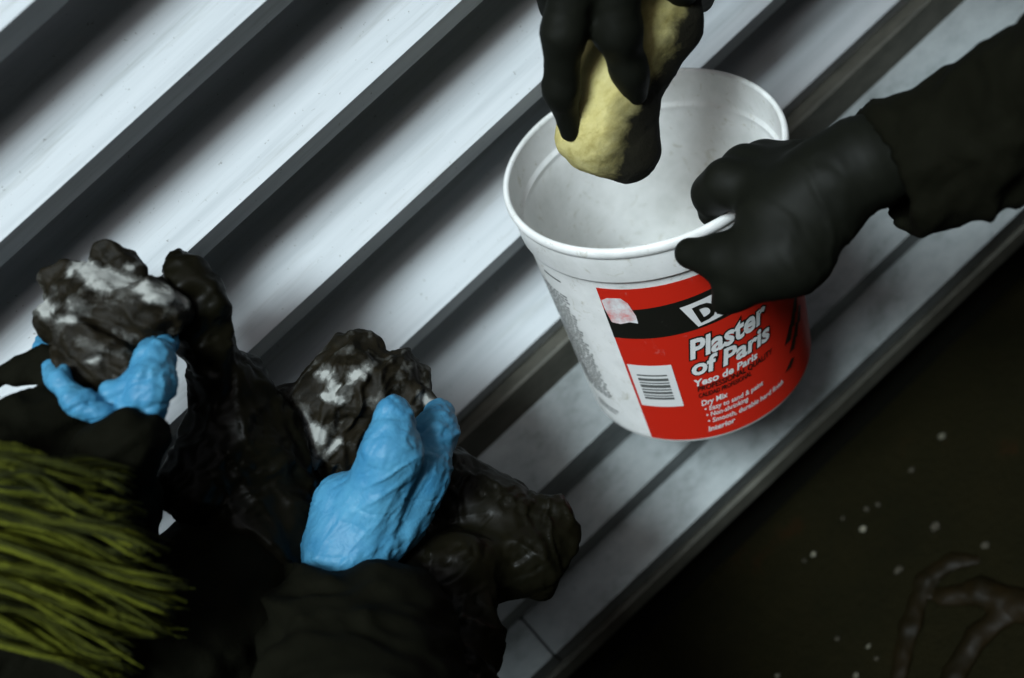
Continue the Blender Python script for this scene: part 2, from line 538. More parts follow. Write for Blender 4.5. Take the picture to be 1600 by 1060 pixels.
def patch(name, t0, t1, h0, h1, off, mat, parent, nt_=None, nh=8, edge=None, wob=0.0):
    nt_ = nt_ or max(2, int(abs(t1 - t0) / 2.5))
    v, f = [], []
    for i in range(nt_ + 1):
        t = t0 + (t1 - t0) * i / nt_
        a, b_ = (h0, h1) if edge is None else edge(t)
        for j in range(nh + 1):
            h = a + (b_ - a) * j / nh
            v.append(bpt(t, h, r_out(h) + off))
    for i in range(nt_):
        for j in range(nh):
            q = i * (nh + 1) + j
            f.append([q, q + nh + 1, q + nh + 2, q + 1])
    return build(name, v, f, mat, parent)

label = patch('label', 46.3, 212, 0.0395, 0.2058, 0.0003, m_red, pail, nh=12)
def band(t):
    u = (t - 46.3) / 60
    return 0.0615 - 0.0065 * u, 0.0905 - 0.0025 * u
patch('black_band', 46.3, 165, 0, 0, 0.0005, m_ink, label, edge=band)

def text(body, t0, t1, hb, cap, mat, off, bold=0.0, shear=0.0, outline=0.0, slope=0.0, name='lettering', parent=None):
    """Lettering wrapped round the pail: from angle t0 to t1, baseline at height hb, capitals cap high."""
    cu = bpy.data.curves.new('t', 'FONT')
    cu.body = body
    cu.size = 1.0
    cu.shear = shear
    cu.offset = bold
    cu.resolution_u = 3
    o = bpy.data.objects.new('t', cu)
    col.objects.link(o)
    bpy.context.view_layer.update()
    dg = bpy.context.evaluated_depsgraph_get()
    me0 = bpy.data.meshes.new_from_object(o.evaluated_get(dg))
    xs = [q.co.x for q in me0.vertices]
    x0, x1 = min(xs), max(xs)
    if outline:
        bpy.data.meshes.remove(me0)
        cu.offset = bold + outline
        bpy.context.view_layer.update()
        dg = bpy.context.evaluated_depsgraph_get()
        me0 = bpy.data.meshes.new_from_object(o.evaluated_get(dg))
    bm = bmesh.new(); bm.from_mesh(me0)
    bmesh.ops.triangulate(bm, faces=bm.faces)
    bm.verts.index_update()
    sy = cap / 0.70
    v = []
    for q in bm.verts:
        u = (q.co.x - x0) / (x1 - x0)
        h = hb - q.co.y * sy - slope * u
        v.append(bpt(t0 + (t1 - t0) * u, h, r_out(h) + off))
    f = [[q.index for q in fc.verts] for fc in bm.faces]
    bm.free()
    bpy.data.objects.remove(o); bpy.data.curves.remove(cu); bpy.data.meshes.remove(me0)
    return build(name, v, f, mat, parent or label, smooth=False)

def poly(name, pts, mat, off, parent):
    return build(name, [bpt(t, h, r_out(h) + off) for t, h in pts], [list(range(len(pts)))], mat, parent, smooth=False)

for body, t0, t1, hb, cap, sl in (('Plaster', 77.0, 116, 0.1165, 0.0185, 0.004), ('of Paris', 76.2, 116, 0.1338, 0.0158, 0.001)):
    text(body, t0, t1, hb, cap, m_ink, 0.0007, 0.032, 0.22, 0.05, sl)
    text(body, t0, t1, hb, cap, m_wht, 0.0010, 0.032, 0.22, 0, sl)
text('Yeso de Paris', 75.8, 107, 0.1462, 0.0068, m_wht, 0.0008, 0.03, 0.2, 0, 0.003)
text('PROFESSIONAL QUALITY', 76.2, 115.5, 0.1522, 0.0052, m_ink, 0.0008, 0.02, 0.2, 0, 0.003)
text('CALIDAD PROFESIONAL', 76.0, 102, 0.1592, 0.0045, m_ink, 0.0008, 0.02, 0.2, 0, 0.003)
text('Dry Mix', 76.2, 89, 0.1685, 0.0056, m_wht, 0.0008, 0.02, 0.2, 0, 0.002)
text('\u2022 Easy to sand & paint', 77.0, 107, 0.1752, 0.0048, m_wht, 0.0008, 0.015, 0.2, 0, 0.002)
text('\u2022 Non-shrinking', 77.0, 98, 0.1822, 0.0048, m_wht, 0.0008, 0.015, 0.2, 0, 0.002)
text('\u2022 Smooth, durable hard finish', 77.0, 118.5, 0.1890, 0.0048, m_wht, 0.0008, 0.015, 0.2, 0, 0.001)
text('Interior', 76.0, 89.5, 0.1985, 0.0054, m_wht, 0.0008, 0.02, 0.2, 0, 0.002)
# emblem plate, mostly behind the gripping glove
def slant(name, t0, t1, h0, h1, lean, rise, mat, off):
    v, f = [], []
    n = 18
    for i in range(n + 1):
        for j in range(5):
            w = j / 4
            h = h0 + (h1 - h0) * w - rise * i / n
            v.append(bpt(t0 + (t1 - t0) * i / n + lean * w, h, r_out(h) + off))
    for i in range(n):
        for j in range(4):
            q = i * 5 + j
            f.append([q, q + 5, q + 6, q + 1])
    return build(name, v, f, mat, label)
slant('emblem_plate', 78.6, 120, 0.0640, 0.0868, 5.5, 0.007, m_wht, 0.0008)
text('DAP', 83.3, 106, 0.0830, 0.0150, m_ink, 0.0011, 0.05, -0.25, 0, 0.006)
# barcode panel
bc = patch('barcode_panel', 47.8, 68.2, 0.1190, 0.1655, 0.0006, m_wht, label)
hh = 0.1305
for w in (0.0022, 0.0014, 0.0026, 0.0012, 0.0024, 0.0016, 0.0020):
    pass
bars_v, bars_f = [], []
for h, w in ((0.1290, 0.0016), (0.1330, 0.0030), (0.1375, 0.0014), (0.1402, 0.0034), (0.1450, 0.0016), (0.1480, 0.0026), (0.1520, 0.0014), (0.1545, 0.0024)):
    n = 8
    o0 = len(bars_v)
    for i in range(n + 1):
        t = 51.0 + 14.0 * i / n
        for q in (h, h + w): bars_v.append(bpt(t, q, r_out(q) + 0.0009))
    for i in range(n): bars_f.append([o0 + 2 * i, o0 + 2 * i + 2, o0 + 2 * i + 3, o0 + 2 * i + 1])
build('barcode_bars', bars_v, bars_f, m_grey, label)
# rubbed sticker residue
pts = [(47.0, 0.0515), (50, 0.0485), (56, 0.0480), (58.5, 0.053), (60.2, 0.066), (60.0, 0.0735), (56.5, 0.0722), (52, 0.0745), (48.2, 0.0735), (47.2, 0.062)]
poly('sticker_residue', pts, m_resid, 0.0009, label)
# dark silhouette printed at the right of the label
for t, h, l, s in ((128, 0.150, 9, 0.012), (133, 0.142, 9, 0.012), (137, 0.134, 9, 0.012), (130, 0.163, 8, 0.010), (125, 0.178, 9, 0.006), (134, 0.156, 8, 0.011), (140, 0.148, 8, 0.012)):
    poly('printed_silhouette', [(t - l / 2, h + s * .4), (t + l * .2, h - s * .7), (t + l / 2, h - s * .4), (t + l * .1, h + s * .5)], m_ink, 0.0008, label)
# small print block on the white side
v, f = [], []
for r_ in range(34):
    h = 0.062 + r_ * 0.0033
    t = 2.0 + r_ * 0.16
    end = 26 + r_ * 0.13
    while t < end:
        l = random.uniform(1.0, 3.2)
        if t + l > end: break
        o0 = len(v)
        for q in ((t, h), (t + l, h), (t + l, h + 0.0017), (t, h + 0.0017)): v.append(bpt(q[0], q[1], r_out(q[1]) + 0.0004))
        f.append([o0, o0 + 1, o0 + 2, o0 + 3])
        t += l + random.choice([0.4, 0.5, 0.7, 1.4])
sp_ = build('small_print', v, f, m_grey, pail, smooth=False)
for t0, t1, h in ((14, 26, 0.0455), (14, 30, 0.186), (14, 28, 0.190)):
    patch('small_print', t0, t1, h, h + 0.0018, 0.0004, m_grey, pail, nh=1)

# milky plaster lying in the bottom of the pail
mv, mf = [BC + BA * 0.178], []
for s in range(64):
    mv.append(bpt(360 * s / 64, 0.178, r_out(0.178) - 0.0026))
for s in range(64): mf.append([0, 1 + s, 1 + (s + 1) % 64])
mv2 = [bpt(360 * s / 64, 0.2045, 0.0745) for s in range(64)]
o0 = len(mv); mv += mv2
for s in range(64): mf.append([1 + s, o0 + s, o0 + (s + 1) % 64, 1 + (s + 1) % 64])
tag(build('wet_plaster', mv, mf, m_milk, None, smooth=False), 'milky wet plaster in the bottom of the white bucket', 'plaster')

# ================================================================== people
def fabric_folds(scale, amp, d1, d2, st=(1, 3, 3)):
    def fn(V):
        q = frame_coords(V, d1, d2) * np.array(st)
        w = q * scale
        w = w + 0.6 * np.stack([fbm(w * 0.7 + 5), fbm(w * 0.7 + 31), fbm(w * 0.7 + 77)], 1)
        return amp * (0.7 * ridge(w, 2) - 0.35) + amp * 0.35 * fbm(w * 2.3, 2)
    return fn

def creases(V, scale, d1, d2, st, width=0.10):
    q = frame_coords(V, d1, d2) * np.array(st) * scale
    q = q + 0.45 * np.stack([fbm(q * 0.8 + 3), fbm(q * 0.8 + 23), fbm(q * 0.8 + 53)], 1)
    a = np.exp(-(perlin(q) / width) ** 2)
    return a * np.clip(0.5 + 1.4 * perlin(q * 0.5 + 11), 0, 1)

def imgdir(dx, dy, dz=0.0):
    return RT * dx - UP * dy + FW * dz

# ---- the person at the right, black gloves
pr = empty('person', P(1500, 220, 0.85), 'person in black gloves and dark sleeves gripping the bucket and dipping a sponge', 'person')
grip = (chain((1440, 222, .88, 70), (1345, 258, .88, 70), (1285, 292, .885, 70), (1215, 345, .89, 66))
        + chain((1290, 335, .885, 56), (1215, 400, .885, 62)) + chain((1235, 398, .885, 66), (1180, 410, .89, 50))
        + chain((1190, 408, .888, 46), (1130, 404, .898, 35), (1078, 396, .912, 25))
        + chain((1185, 425, .89, 44), (1146, 458, .90, 27), (1129, 476, .906, 16))
        + chain((1205, 302, .90, 46), (1137, 287, .915, 36), (1113, 302, .93, 28), (1113, 332, .950, 23))
        + chain((1225, 277, .91, 42), (1165, 264, .93, 34), (1150, 290, .965, 26), (1150, 330, .985, 22))
        + chain((1245, 262, .92, 40), (1195, 255, .945, 32), (1185, 290, .98, 25))
        + chain((1262, 257, .925, 36), (1228, 253, .955, 26), (1215, 285, .985, 21)))
def grip_disp(V):
    x, y, z = to_px_arr(V)
    w = np.clip((x - 1180) / 120, 0.15, 1.0)
    return 0.0014 * w * creases(V, 34, imgdir(.55, .85), imgdir(-.85, .55), (0.4, 1.5, 1.0), 0.16) + w * fabric_folds(16, 0.0006, imgdir(.4, .9), imgdir(-.9, .4), (1, 3.0, 1.2))(V)
def to_px_arr(V):
    w = V - CAM
    z = w @ FW
    return 800 + FPX * (w @ RT) / z, 530 - FPX * (w @ UP) / z, z
blob('gloved_hand', grip, 0.0020, m_bglove, pr, k=0.010, disp=grip_disp)

sl = (chain((1330, 296, .885, 96), (1385, 270, .885, 100), (1480, 232, .87, 104), (1522, 222, .86, 98), (1600, 175, .84, 128), (1820, 50, .76, 150), (2300, -150, .62, 190))
      + chain((1474, 118, .865, 22), (1462, 180, .865, 40)) + chain((1566, 90, .845, 30), (1585, 150, .84, 60)) + chain((1545, 318, .85, 26), (1575, 280, .85, 50)) + chain((1405, 330, .87, 40), (1440, 320, .87, 50)))
cut = [(P(1383, 277, .885), imgdir(-.909, .418, 0.05))]
sub = chain((1250, 330, .885, 84), (1400, 262, .885, 88), (1450, 240, .878, 70))
blob('sleeve', sl, 0.0034, m_cloth, pr, k=0.010, sub=sub, cuts=cut, disp=fabric_folds(11, 0.006, imgdir(-.3, 1), imgdir(1, -.4), (1, 2.2, 1)), it=3)

dip = (chain((905, -70, .86, 44), (881, 50, .88, 33), (877, 140, .905, 26), (891, 205, .928, 17))
       + chain((965, -70, .86, 42), (966, 50, .885, 34), (984, 112, .905, 27), (992, 146, .918, 20))
       + chain((1035, -80, .87, 38), (1062, -25, .905, 30), (1060, 20, .955, 22))
       + chain((1090, -90, .88, 34), (1105, -45, .92, 27), (1095, 0, .965, 20))
       + chain((870, -120, .86, 40), (850, -60, .90, 32), (868, 10, .935, 26))
       + chain((920, -150, .845, 80), (1020, -160, .85, 72)) + chain((975, -170, .845, 76), (1030, -330, .83, 62), (1130, -560, .80, 66)))
blob('gloved_hand', dip, 0.0021, m_bglove, pr, k=0.009, disp=fabric_folds(18, 0.0008, imgdir(1, .2), imgdir(0, 1), (1, 2, 1.3)))
blob('sleeve', chain((1060, -400, .82, 95), (1180, -640, .78, 130), (1500, -900, .70, 170), (2200, -700, .60, 200)), 0.006, m_cloth, pr, k=0.02,
     disp=fabric_folds(10, 0.006, imgdir(.4, -.9), imgdir(.9, .4)), it=3)

# ---- sponge
def stain(V):
    x, y, z = to_px_arr(V)
    yy = np.array([-60, 0, 115, 150, 200, 265, 300]); xx = np.array([1058, 1040, 1003, 968, 946, 926, 915])
    s = (x - np.interp(y, yy, xx)) / 46.0
    return {'stain': np.clip(0.15 + 0.5 * s, -0.6, 1.0)}
spg = (chain((1000, 30, .925, 62), (962, 120, .935, 62), (945, 185, .945, 62), (962, 216, .955, 62))
       + chain((1044, 5, .93, 50), (1044, 42, .93, 48), (1010, 110, .94, 40)) + chain((905, 215, .945, 38), (920, 228, .95, 40)) + chain((985, 245, .955, 36)) + chain((1000, 170, .945, 28), (1000, 230, .95, 27)))
sp_o = blob('sponge', spg, 0.0020, m_sponge, None, k=0.012, disp=lambda V: 0.0020 * fbm(V * 38, 2) + 0.0004 * fbm(V * 260, 2), attr=stain)
tag(sp_o, 'yellow sponge stained black, dipped into the mouth of the bucket', 'sponge')

# ---- the person at the left, blue gloves
pl = empty('person', P(300, 950, 0.9), 'person in blue gloves and black jacket holding plaster-smeared rags', 'person')
hand = (chain((535, 920, .93, 64), (545, 870, .93, 66), (566, 812, .93, 68)) + chain((540, 850, .93, 58), (532, 785, .93, 42))
        + chain((584, 778, .918, 52), (610, 708, .905, 43), (615, 648, .91, 30))
        + chain((618, 812, .935, 50), (655, 738, .935, 44), (682, 674, .95, 31), (686, 648, .965, 24))
        + chain((600, 800, .965, 36), (634, 706, 1.0, 28), (640, 630, 1.015, 22)) + chain((570, 790, .98, 34), (590, 700, 1.01, 26), (590, 640, 1.02, 21))
        + chain((540, 790, .975, 30), (550, 720, 1.005, 23), (548, 670, 1.015, 19)))
def blue_disp(V):
    a = fabric_folds(15, 0.0014, imgdir(.35, -.95), imgdir(.95, .35), (0.45, 2.2, 1.5))(V)
    c1 = creases(V, 30, imgdir(.28, -.96), imgdir(.96, .28), (0.28, 1.7, 1.2), 0.20)
    c2 = creases(V, 42, imgdir(.72, -.69), imgdir(.69, .72), (0.28, 1.6, 1.2), 0.18)
    c3 = creases(V, 46, imgdir(.97, .15), imgdir(-.15, .97), (0.4, 1.9, 1.0), 0.16)
    c4 = creases(V, 75, imgdir(.5, -.87), imgdir(.87, .5), (0.25, 1.6, 1.2), 0.18)
    c5 = creases(V, 62, imgdir(.9, -.4), imgdir(.4, .9), (0.25, 1.7, 1.2), 0.16)
    return 0.8 * a + 0.0019 * c1 + 0.0014 * c2 - 0.0010 * c3 + 0.0008 * c4 - 0.0006 * c5
blob('gloved_hand', hand, 0.0012, m_blue, pl, k=0.009, disp=blue_disp, it=2)
sl2 = chain((540, 845, .925, 82), (548, 905, .92, 96), (560, 1000, .89, 140), (565, 1160, .83, 180), (540, 1450, .72, 210))
cut = [(P(540, 870, .92), imgdir(.12, -.99, 0.0))]
blob('sleeve', sl2, 0.0036, m_cloth, pl, k=0.02, sub=chain((540, 780, .93, 74), (548, 900, .925, 80), (552, 940, .92, 60)), cuts=cut,
     disp=fabric_folds(10, 0.0090, imgdir(1, .1), imgdir(0, 1), (0.8, 2.4, 1)), it=3)
hand2 = (chain((238, 560, .862, 30), (236, 600, .855, 34), (234, 625, .852, 32)) + chain((235, 606, .852, 30), (172, 612, .855, 17))
         + chain((92, 597, .85, 15), (126, 632, .845, 21), (174, 658, .845, 17)) + chain((98, 590, .85, 10), (101, 575, .852, 7))
         + chain((240, 560, .87, 28), (258, 500, .92, 24), (268, 450, .94, 17)) + chain((225, 640, .86, 36), (180, 690, .86, 44))
         + chain((92, 597, .86, 18), (70, 545, .90, 14), (64, 532, .91, 11)))
blob('gloved_hand', hand2, 0.0012, m_blue, pl, k=0.007, disp=lambda V: blue_disp(V) - 0.0016 * creases(V, 40, imgdir(.9, -.35), imgdir(.35, .9), (0.35, 2.0, 1.0), 0.16))
sl3 = (chain((205, 672, .835, 22), (190, 705, .84, 48), (130, 800, .88, 115), (40, 960, .90, 190), (-250, 1200, .86, 260))
       + chain((95, 655, .875, 52), (30, 705, .87, 76), (-80, 760, .86, 110)) + chain((150, 575, .885, 40), (70, 569, .885, 20), (-60, 606, .885, 12))
       + chain((245, 680, .845, 24), (200, 690, .84, 40)))
blob('sleeve', sl3, 0.0036, m_cloth, pl, k=0.014, disp=fabric_folds(16, 0.0055, imgdir(.6, -.7), imgdir(.7, .6), (1, 2.2, 1)), it=2)
jk = chain((330, 960, .93, 130), (200, 1100, .9, 200), (50, 1300, .85, 260)) + chain((390, 840, .96, 90), (330, 980, .93, 120)) + chain((470, 1000, .95, 90))
blob('jacket', jk, 0.005, m_cloth, pl, k=0.03, disp=fabric_folds(8, 0.006, imgdir(.6, -.7), imgdir(.7, .6)), it=3)

# ---- the rest of the two kneeling people, outside the frame
m_skin, nt, b = mat_base('skin', (0.42, 0.24, 0.17), 0.5)
m_knit, nt, b = mat_base('dark_knit', (0.012, 0.012, 0.014), 0.9)
bump(nt, b, nodes_noise(nt, 180, 3, 0.6), 0.6, 0.003)
m_boot, nt, b = mat_base('dark_leather', (0.02, 0.015, 0.01), 0.5)
def seg(*n):
    n = [(np.array(a, float), r) for a, r in n]
    return [(n[i][0], n[i][1], n[i + 1][0], n[i + 1][1]) for i in range(len(n) - 1)]
def body(par, X, Y, f, ea, eb):
    # f = -1 faces -X, +1 faces +X; ea, eb: elbows
    sh = [(X - .02 * f, Y - .20, 1.30), (X - .02 * f, Y + .20, 1.30)]
    jk_ = seg(((X - .08 * f, Y, G + .36), .16), ((X - .04 * f, Y, 1.02), .15), ((X, Y, 1.22), .15)) + seg((sh[0], .085), (sh[1], .085)) + seg(((X, Y, 1.25), .10), ((X + .02 * f, Y, 1.42), .06))
    jk_ += seg((sh[0], .085), (ea, .062)) + seg((sh[1], .085), (eb, .062))
    blob('jacket_body', jk_, 0.012, m_cloth, par, k=0.05, disp=fabric_folds(7, 0.008, np.array([0, 1.0, .2]), np.array([0, 0, 1.0])), it=2)
    hd = seg(((X + .02 * f, Y, 1.40), .05), ((X + .03 * f, Y, 1.50), .055)) + seg(((X + .04 * f, Y, 1.60), .088), ((X + .045 * f, Y, 1.63), .09)) + seg(((X + .09 * f, Y, 1.53), .045), ((X + .07 * f, Y, 1.56), .06))
    hd += seg(((X + .135 * f, Y, 1.60), .010), ((X + .148 * f, Y, 1.575), .014)) + seg(((X + .03 * f, Y - .092, 1.60), .016), ((X + .03 * f, Y - .09, 1.575), .012)) + seg(((X + .03 * f, Y + .092, 1.60), .016), ((X + .03 * f, Y + .09, 1.575), .012))
    hd += seg(((X + .126 * f, Y - .02, 1.545), .008), ((X + .126 * f, Y + .02, 1.545), .008))
    blob('head', hd, 0.006, m_skin, par, k=0.02)
    blob('knit_hat', seg(((X + .03 * f, Y, 1.645), .102), ((X + .02 * f, Y, 1.69), .092)), 0.008, m_knit, par, k=0.02, cuts=[(np.array([X, Y, 1.625]), np.array([0.25 * f, 0, -0.97]))], disp=lambda V: 0.002 * np.sin(V[:, 1] * 500))
    for s_ in (-1, 1):
        tr = seg(((X - .08 * f, Y + .07 * s_, G + .34), .12), ((X + .22 * f, Y + .11 * s_, G + .085), .075)) + seg(((X + .22 * f, Y + .11 * s_, G + .075), .072), ((X - .16 * f, Y + .12 * s_, G + .06), .055))
        blob('trouser_leg', tr, 0.012, m_cloth, par, k=0.03, disp=fabric_folds(8, 0.006, np.array([0, 1.0, 0]), np.array([1.0, 0, 0])))
        blob('boot', seg(((X - .17 * f, Y + .12 * s_, G + .055), .05), ((X - .27 * f, Y + .12 * s_, G + .06), .048)) + seg(((X - .27 * f, Y + .12 * s_, G + .045), .042), ((X - .29 * f, Y + .12 * s_, G + .10), .035)), 0.008, m_boot, par, k=0.02)
body(pr, 0.92, 0.30, -1, P(2250, -130, .64), P(2150, -690, .61))
body(pl, -0.86, 0.36, 1, P(540, 1420, .73), P(-230, 1190, .86))

# ---- rags and bags
def crumple(a1, s1, a2, s2, seed):
    def fn(V):
        w = V * s1 + seed
        w = w + 0.5 * np.stack([fbm(w + 5), fbm(w + 31), fbm(w + 77)], 1)
        w2 = V * s2 + seed * 2
        w2 = w2 + 0.5 * np.stack([fbm(w2 + 15), fbm(w2 + 41), fbm(w2 + 87)], 1)
        return a1 * (ridge(w, 2) - 0.5) + a2 * (ridge(w2, 2) - 0.5)
    return fn

def film(a1, s1, seed):
    c0 = crumple(a1, s1, 0.0, 40, seed)
    def fn(V):
        k1 = creases(V + seed * .01, 24, imgdir(.7, .6), imgdir(-.6, .7), (0.4, 1.4, 1.2), 0.18)
        k2 = creases(V + seed * .02, 40, imgdir(.2, .95), imgdir(-.95, .2), (0.4, 1.4, 1.2), 0.12)
        k3 = creases(V + seed * .03, 80, imgdir(.9, -.3), imgdir(.3, .9), (0.4, 1.4, 1.2), 0.12)
        return c0(V) + 0.0040 * k1 + 0.0030 * k2 - 0.0020 * k3
    return fn

def ragd(a1, s1, a2, s2, d, seed):
    c1 = crumple(a1, s1, 0.0, 70, seed)
    return lambda V: c1(V) + pleats(V, d, seed)

def pleats(V, d, seed):
    # thin raised folds of bunched cloth, running mostly along d
    W = V + seed * 0.013
    e = imgdir(.3, .2, 1)
    return (0.0062 * creases(W, 24, d, e, (0.45, 1.3, 1.3), 0.26) + 0.0042 * creases(W + .07, 38, d + 0.5 * e, e, (0.4, 1.3, 1.3), 0.24)
            - 0.0040 * creases(W + .19, 30, d - 0.4 * e, e, (0.45, 1.3, 1.3), 0.22) + 0.0014 * creases(W + .31, 90, d, e, (0.4, 1.3, 1.3), 0.22) - 0.003)

def plaster_highlight_attr(lines, seed, lift=0.0, d=None, seed_p=0.0):
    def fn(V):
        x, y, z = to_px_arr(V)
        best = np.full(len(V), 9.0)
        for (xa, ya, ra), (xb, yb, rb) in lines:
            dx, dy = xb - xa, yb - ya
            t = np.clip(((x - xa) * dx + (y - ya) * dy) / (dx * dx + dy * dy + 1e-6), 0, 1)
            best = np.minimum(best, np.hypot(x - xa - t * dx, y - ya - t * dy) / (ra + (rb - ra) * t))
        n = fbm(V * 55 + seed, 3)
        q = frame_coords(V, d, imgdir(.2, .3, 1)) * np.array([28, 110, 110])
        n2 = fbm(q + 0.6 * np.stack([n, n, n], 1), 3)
        return {'plaster': np.clip(0.60 - 0.40 * np.minimum(best, 1.7) + 0.20 * n + 0.30 * n2 + 22 * pleats(V, d, seed_p) + lift, -0.5, 0.75)}  # plaster smears, plus pale highlights painted along the fold ridges
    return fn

r1 = (chain((555, 606, .985, 74)) + chain((500, 640, .98, 58)) + chain((618, 606, .985, 54)) + chain((492, 700, .975, 44), (486, 742, .975, 20))
      + chain((560, 545, .985, 26)) + chain((640, 640, .985, 38)) + chain((455, 640, .985, 28)) + chain((540, 700, .985, 50)))
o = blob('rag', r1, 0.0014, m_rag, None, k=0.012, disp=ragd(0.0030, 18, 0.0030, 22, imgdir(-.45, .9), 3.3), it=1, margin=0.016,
         attr=plaster_highlight_attr([((510, 585, 14), (520, 600, 10)), ((548, 588, 10), (575, 578, 12)), ((475, 650, 14), (495, 680, 16)), ((490, 715, 12), (485, 765, 10)), ((515, 705, 9), (530, 690, 6)), ((505, 620, 8), (530, 625, 8)), ((660, 620, 8), (670, 630, 8))], 4.0, 0.09, imgdir(-.45, .9), 3.3))
tag(o, 'crumpled black rag streaked with plaster, gripped under the bright blue thumb', 'rag')
r2 = (chain((150, 480, .89, 62), (235, 495, .885, 52)) + chain((172, 398, .89, 24)) + chain((203, 424, .89, 20)) + chain((110, 450, .895, 36)) + chain((92, 505, .885, 30))
      + chain((130, 560, .875, 50), (195, 585, .87, 36)) + chain((270, 490, .89, 22)))
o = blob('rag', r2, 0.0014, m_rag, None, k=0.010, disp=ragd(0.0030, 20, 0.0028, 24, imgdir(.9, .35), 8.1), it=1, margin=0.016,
         attr=plaster_highlight_attr([((125, 412, 16), (150, 430, 16)), ((155, 432, 16), (205, 448, 17)), ((205, 448, 16), (285, 470, 14)), ((66, 475, 10), (72, 490, 10)), ((95, 503, 10), (115, 500, 6)), ((140, 565, 7), (155, 560, 6)), ((195, 415, 6), (205, 420, 6)), ((110, 420, 8), (108, 430, 8))], 6.0, 0.06, imgdir(.9, .35), 8.1))
tag(o, 'crumpled black rag crossed by a thick white plaster smear, leftmost of the two rags', 'rag')
b1_ = (chain((288, 418, .905, 17), (302, 442, .907, 28), (312, 474, .907, 28)) + chain((334, 456, .900, 12)) + chain((334, 488, .902, 14)) + chain((264, 414, .905, 11), (280, 440, .905, 16)) + chain((284, 398, .907, 8)) + chain((308, 415, .905, 12))
       + chain((300, 480, .91, 40), (322, 530, .92, 34), (360, 610, .945, 52), (385, 700, .955, 80), (400, 830, .96, 105), (380, 960, .95, 110))
       + chain((430, 720, .97, 45), (470, 800, .97, 50)) + chain((345, 690, .94, 52), (300, 760, .92, 50)))
o = blob('black_sheet', b1_, 0.0022, m_bag, None, k=0.012, disp=film(0.0040, 15, 12.7), it=1, margin=0.012)
tag(o, 'crumpled dark plastic sheet draped between the two blue gloves', 'plastic sheet')
b2_ = (chain((660, 760, 1.0, 55), (700, 765, 1.0, 56), (770, 815, 1.0, 68), (822, 862, .99, 62)) + chain((770, 885, .98, 58), (815, 880, .985, 55)) + chain((878, 800, .985, 12), (886, 832, .985, 11)) + chain((855, 800, .99, 25), (850, 850, .99, 38))
       + chain((720, 890, .96, 60), (716, 1000, .94, 58), (690, 1200, .88, 90)) + chain((620, 830, .985, 60), (650, 900, .97, 80)))
o = blob('plastic_bag', b2_, 0.0020, m_bag, None, k=0.012, disp=film(0.0026, 15, 22.7), it=1, margin=0.012)
tag(o, 'shiny black plastic bag bulging out beside the bright blue glove', 'plastic bag')

# ---- yarn fringe of the scarf
scarf = empty('scarf', P(-40, 860, .78), 'olive green scarf with long yarn fringe hanging at the lower left', 'scarf')
ss = np.array([690, 720, 760, 800, 860, 900, 960, 985]); ex = np.array([190, 212, 225, 285, 285, 255, 215, 195]); ey = np.array([752, 778, 835, 880, 965, 1005, 1065, 1085])
NL = 48
locks = []
for k in range(NL):
    s0 = 695 + 290 * (k + random.random()) / NL
    locks.append((s0, random.uniform(-26, 14), random.uniform(-20, 20), random.uniform(0, 6.28), random.uniform(5, 20), random.uniform(0.7, 1.3), random.uniform(-0.012, 0.016), random.choice([1, 1, 1, 0.93, 0.86])))
for k in range(288):
    lk = locks[k % NL]
    s = lk[0] + random.uniform(-5, 5)
    x1, y1 = np.interp(s, ss, ex), np.interp(s, ss, ey)
    u_end = lk[7] * random.choice([1.0, 1.0, 0.98, 0.95, 0.88])
    x1 += lk[1] + random.uniform(-10, 8); y1 += lk[2] + random.uniform(-9, 9)
    x0, y0 = -45, lk[0] + random.uniform(-5, 5)
    dep = 0.775 + lk[6] + random.uniform(-0.004, 0.004)
    rad = random.choice([0.0007, 0.0009, 0.0012, 0.0015, 0.0019])
    ph, am, fr = lk[3] + random.uniform(-.35, .35), lk[4] * random.uniform(0.7, 1.2), lk[5] * random.uniform(0.9, 1.15)
    n = 15
    pts = []
    for i in range(n + 1):
        t = i / n * u_end
        e = t * t * (3 - 2 * t) * 0.55 + t * 0.45 if s < 830 else t ** 1.08
        x = x0 + (x1 - x0) * t
        y = y0 + (y1 - y0) * e + am * math.sin(ph + fr * 6.28 * t) * (0.3 + t) - 14 * math.sin(3.14 * t) * (1 if s < 790 else 0.4)
        pts.append(P(x, y, dep + 0.006 * math.sin(ph * 2 + 5 * t) + 0.03 * t * t))
    v, f = [], []
    for i, q in enumerate(pts):
        tg = pts[min(i + 1, n)] - pts[max(i - 1, 0)]
        tg /= np.linalg.norm(tg)
        a = np.cross(tg, FW); a /= np.linalg.norm(a); c_ = np.cross(tg, a)
        rr = rad * (1 + 0.25 * math.sin(i * 2.1 + ph)) * (1 if i < n - 3 else (n + 2.5 - i) / 5.5)
        for j in range(5):
            w = 2 * math.pi * j / 5 + i * 0.5
            v.append(q + rr * (a * math.cos(w) + c_ * math.sin(w)))
    for i in range(n):
        for j in range(5):
            f.append([i * 5 + j, i * 5 + (j + 1) % 5, (i + 1) * 5 + (j + 1) % 5, (i + 1) * 5 + j])
    f.append([n * 5 + j for j in range(5)])
    build('strand', v, f, m_yarn, scarf)
blob('scarf_band', chain((-60, 690, .79, 30), (-75, 830, .78, 38), (-60, 985, .78, 32)) + chain((-200, 720, .77, 60), (-210, 950, .77, 60)), 0.004, m_yarn, scarf, k=0.03, disp=lambda V: 0.002 * fbm(V * 90, 2))

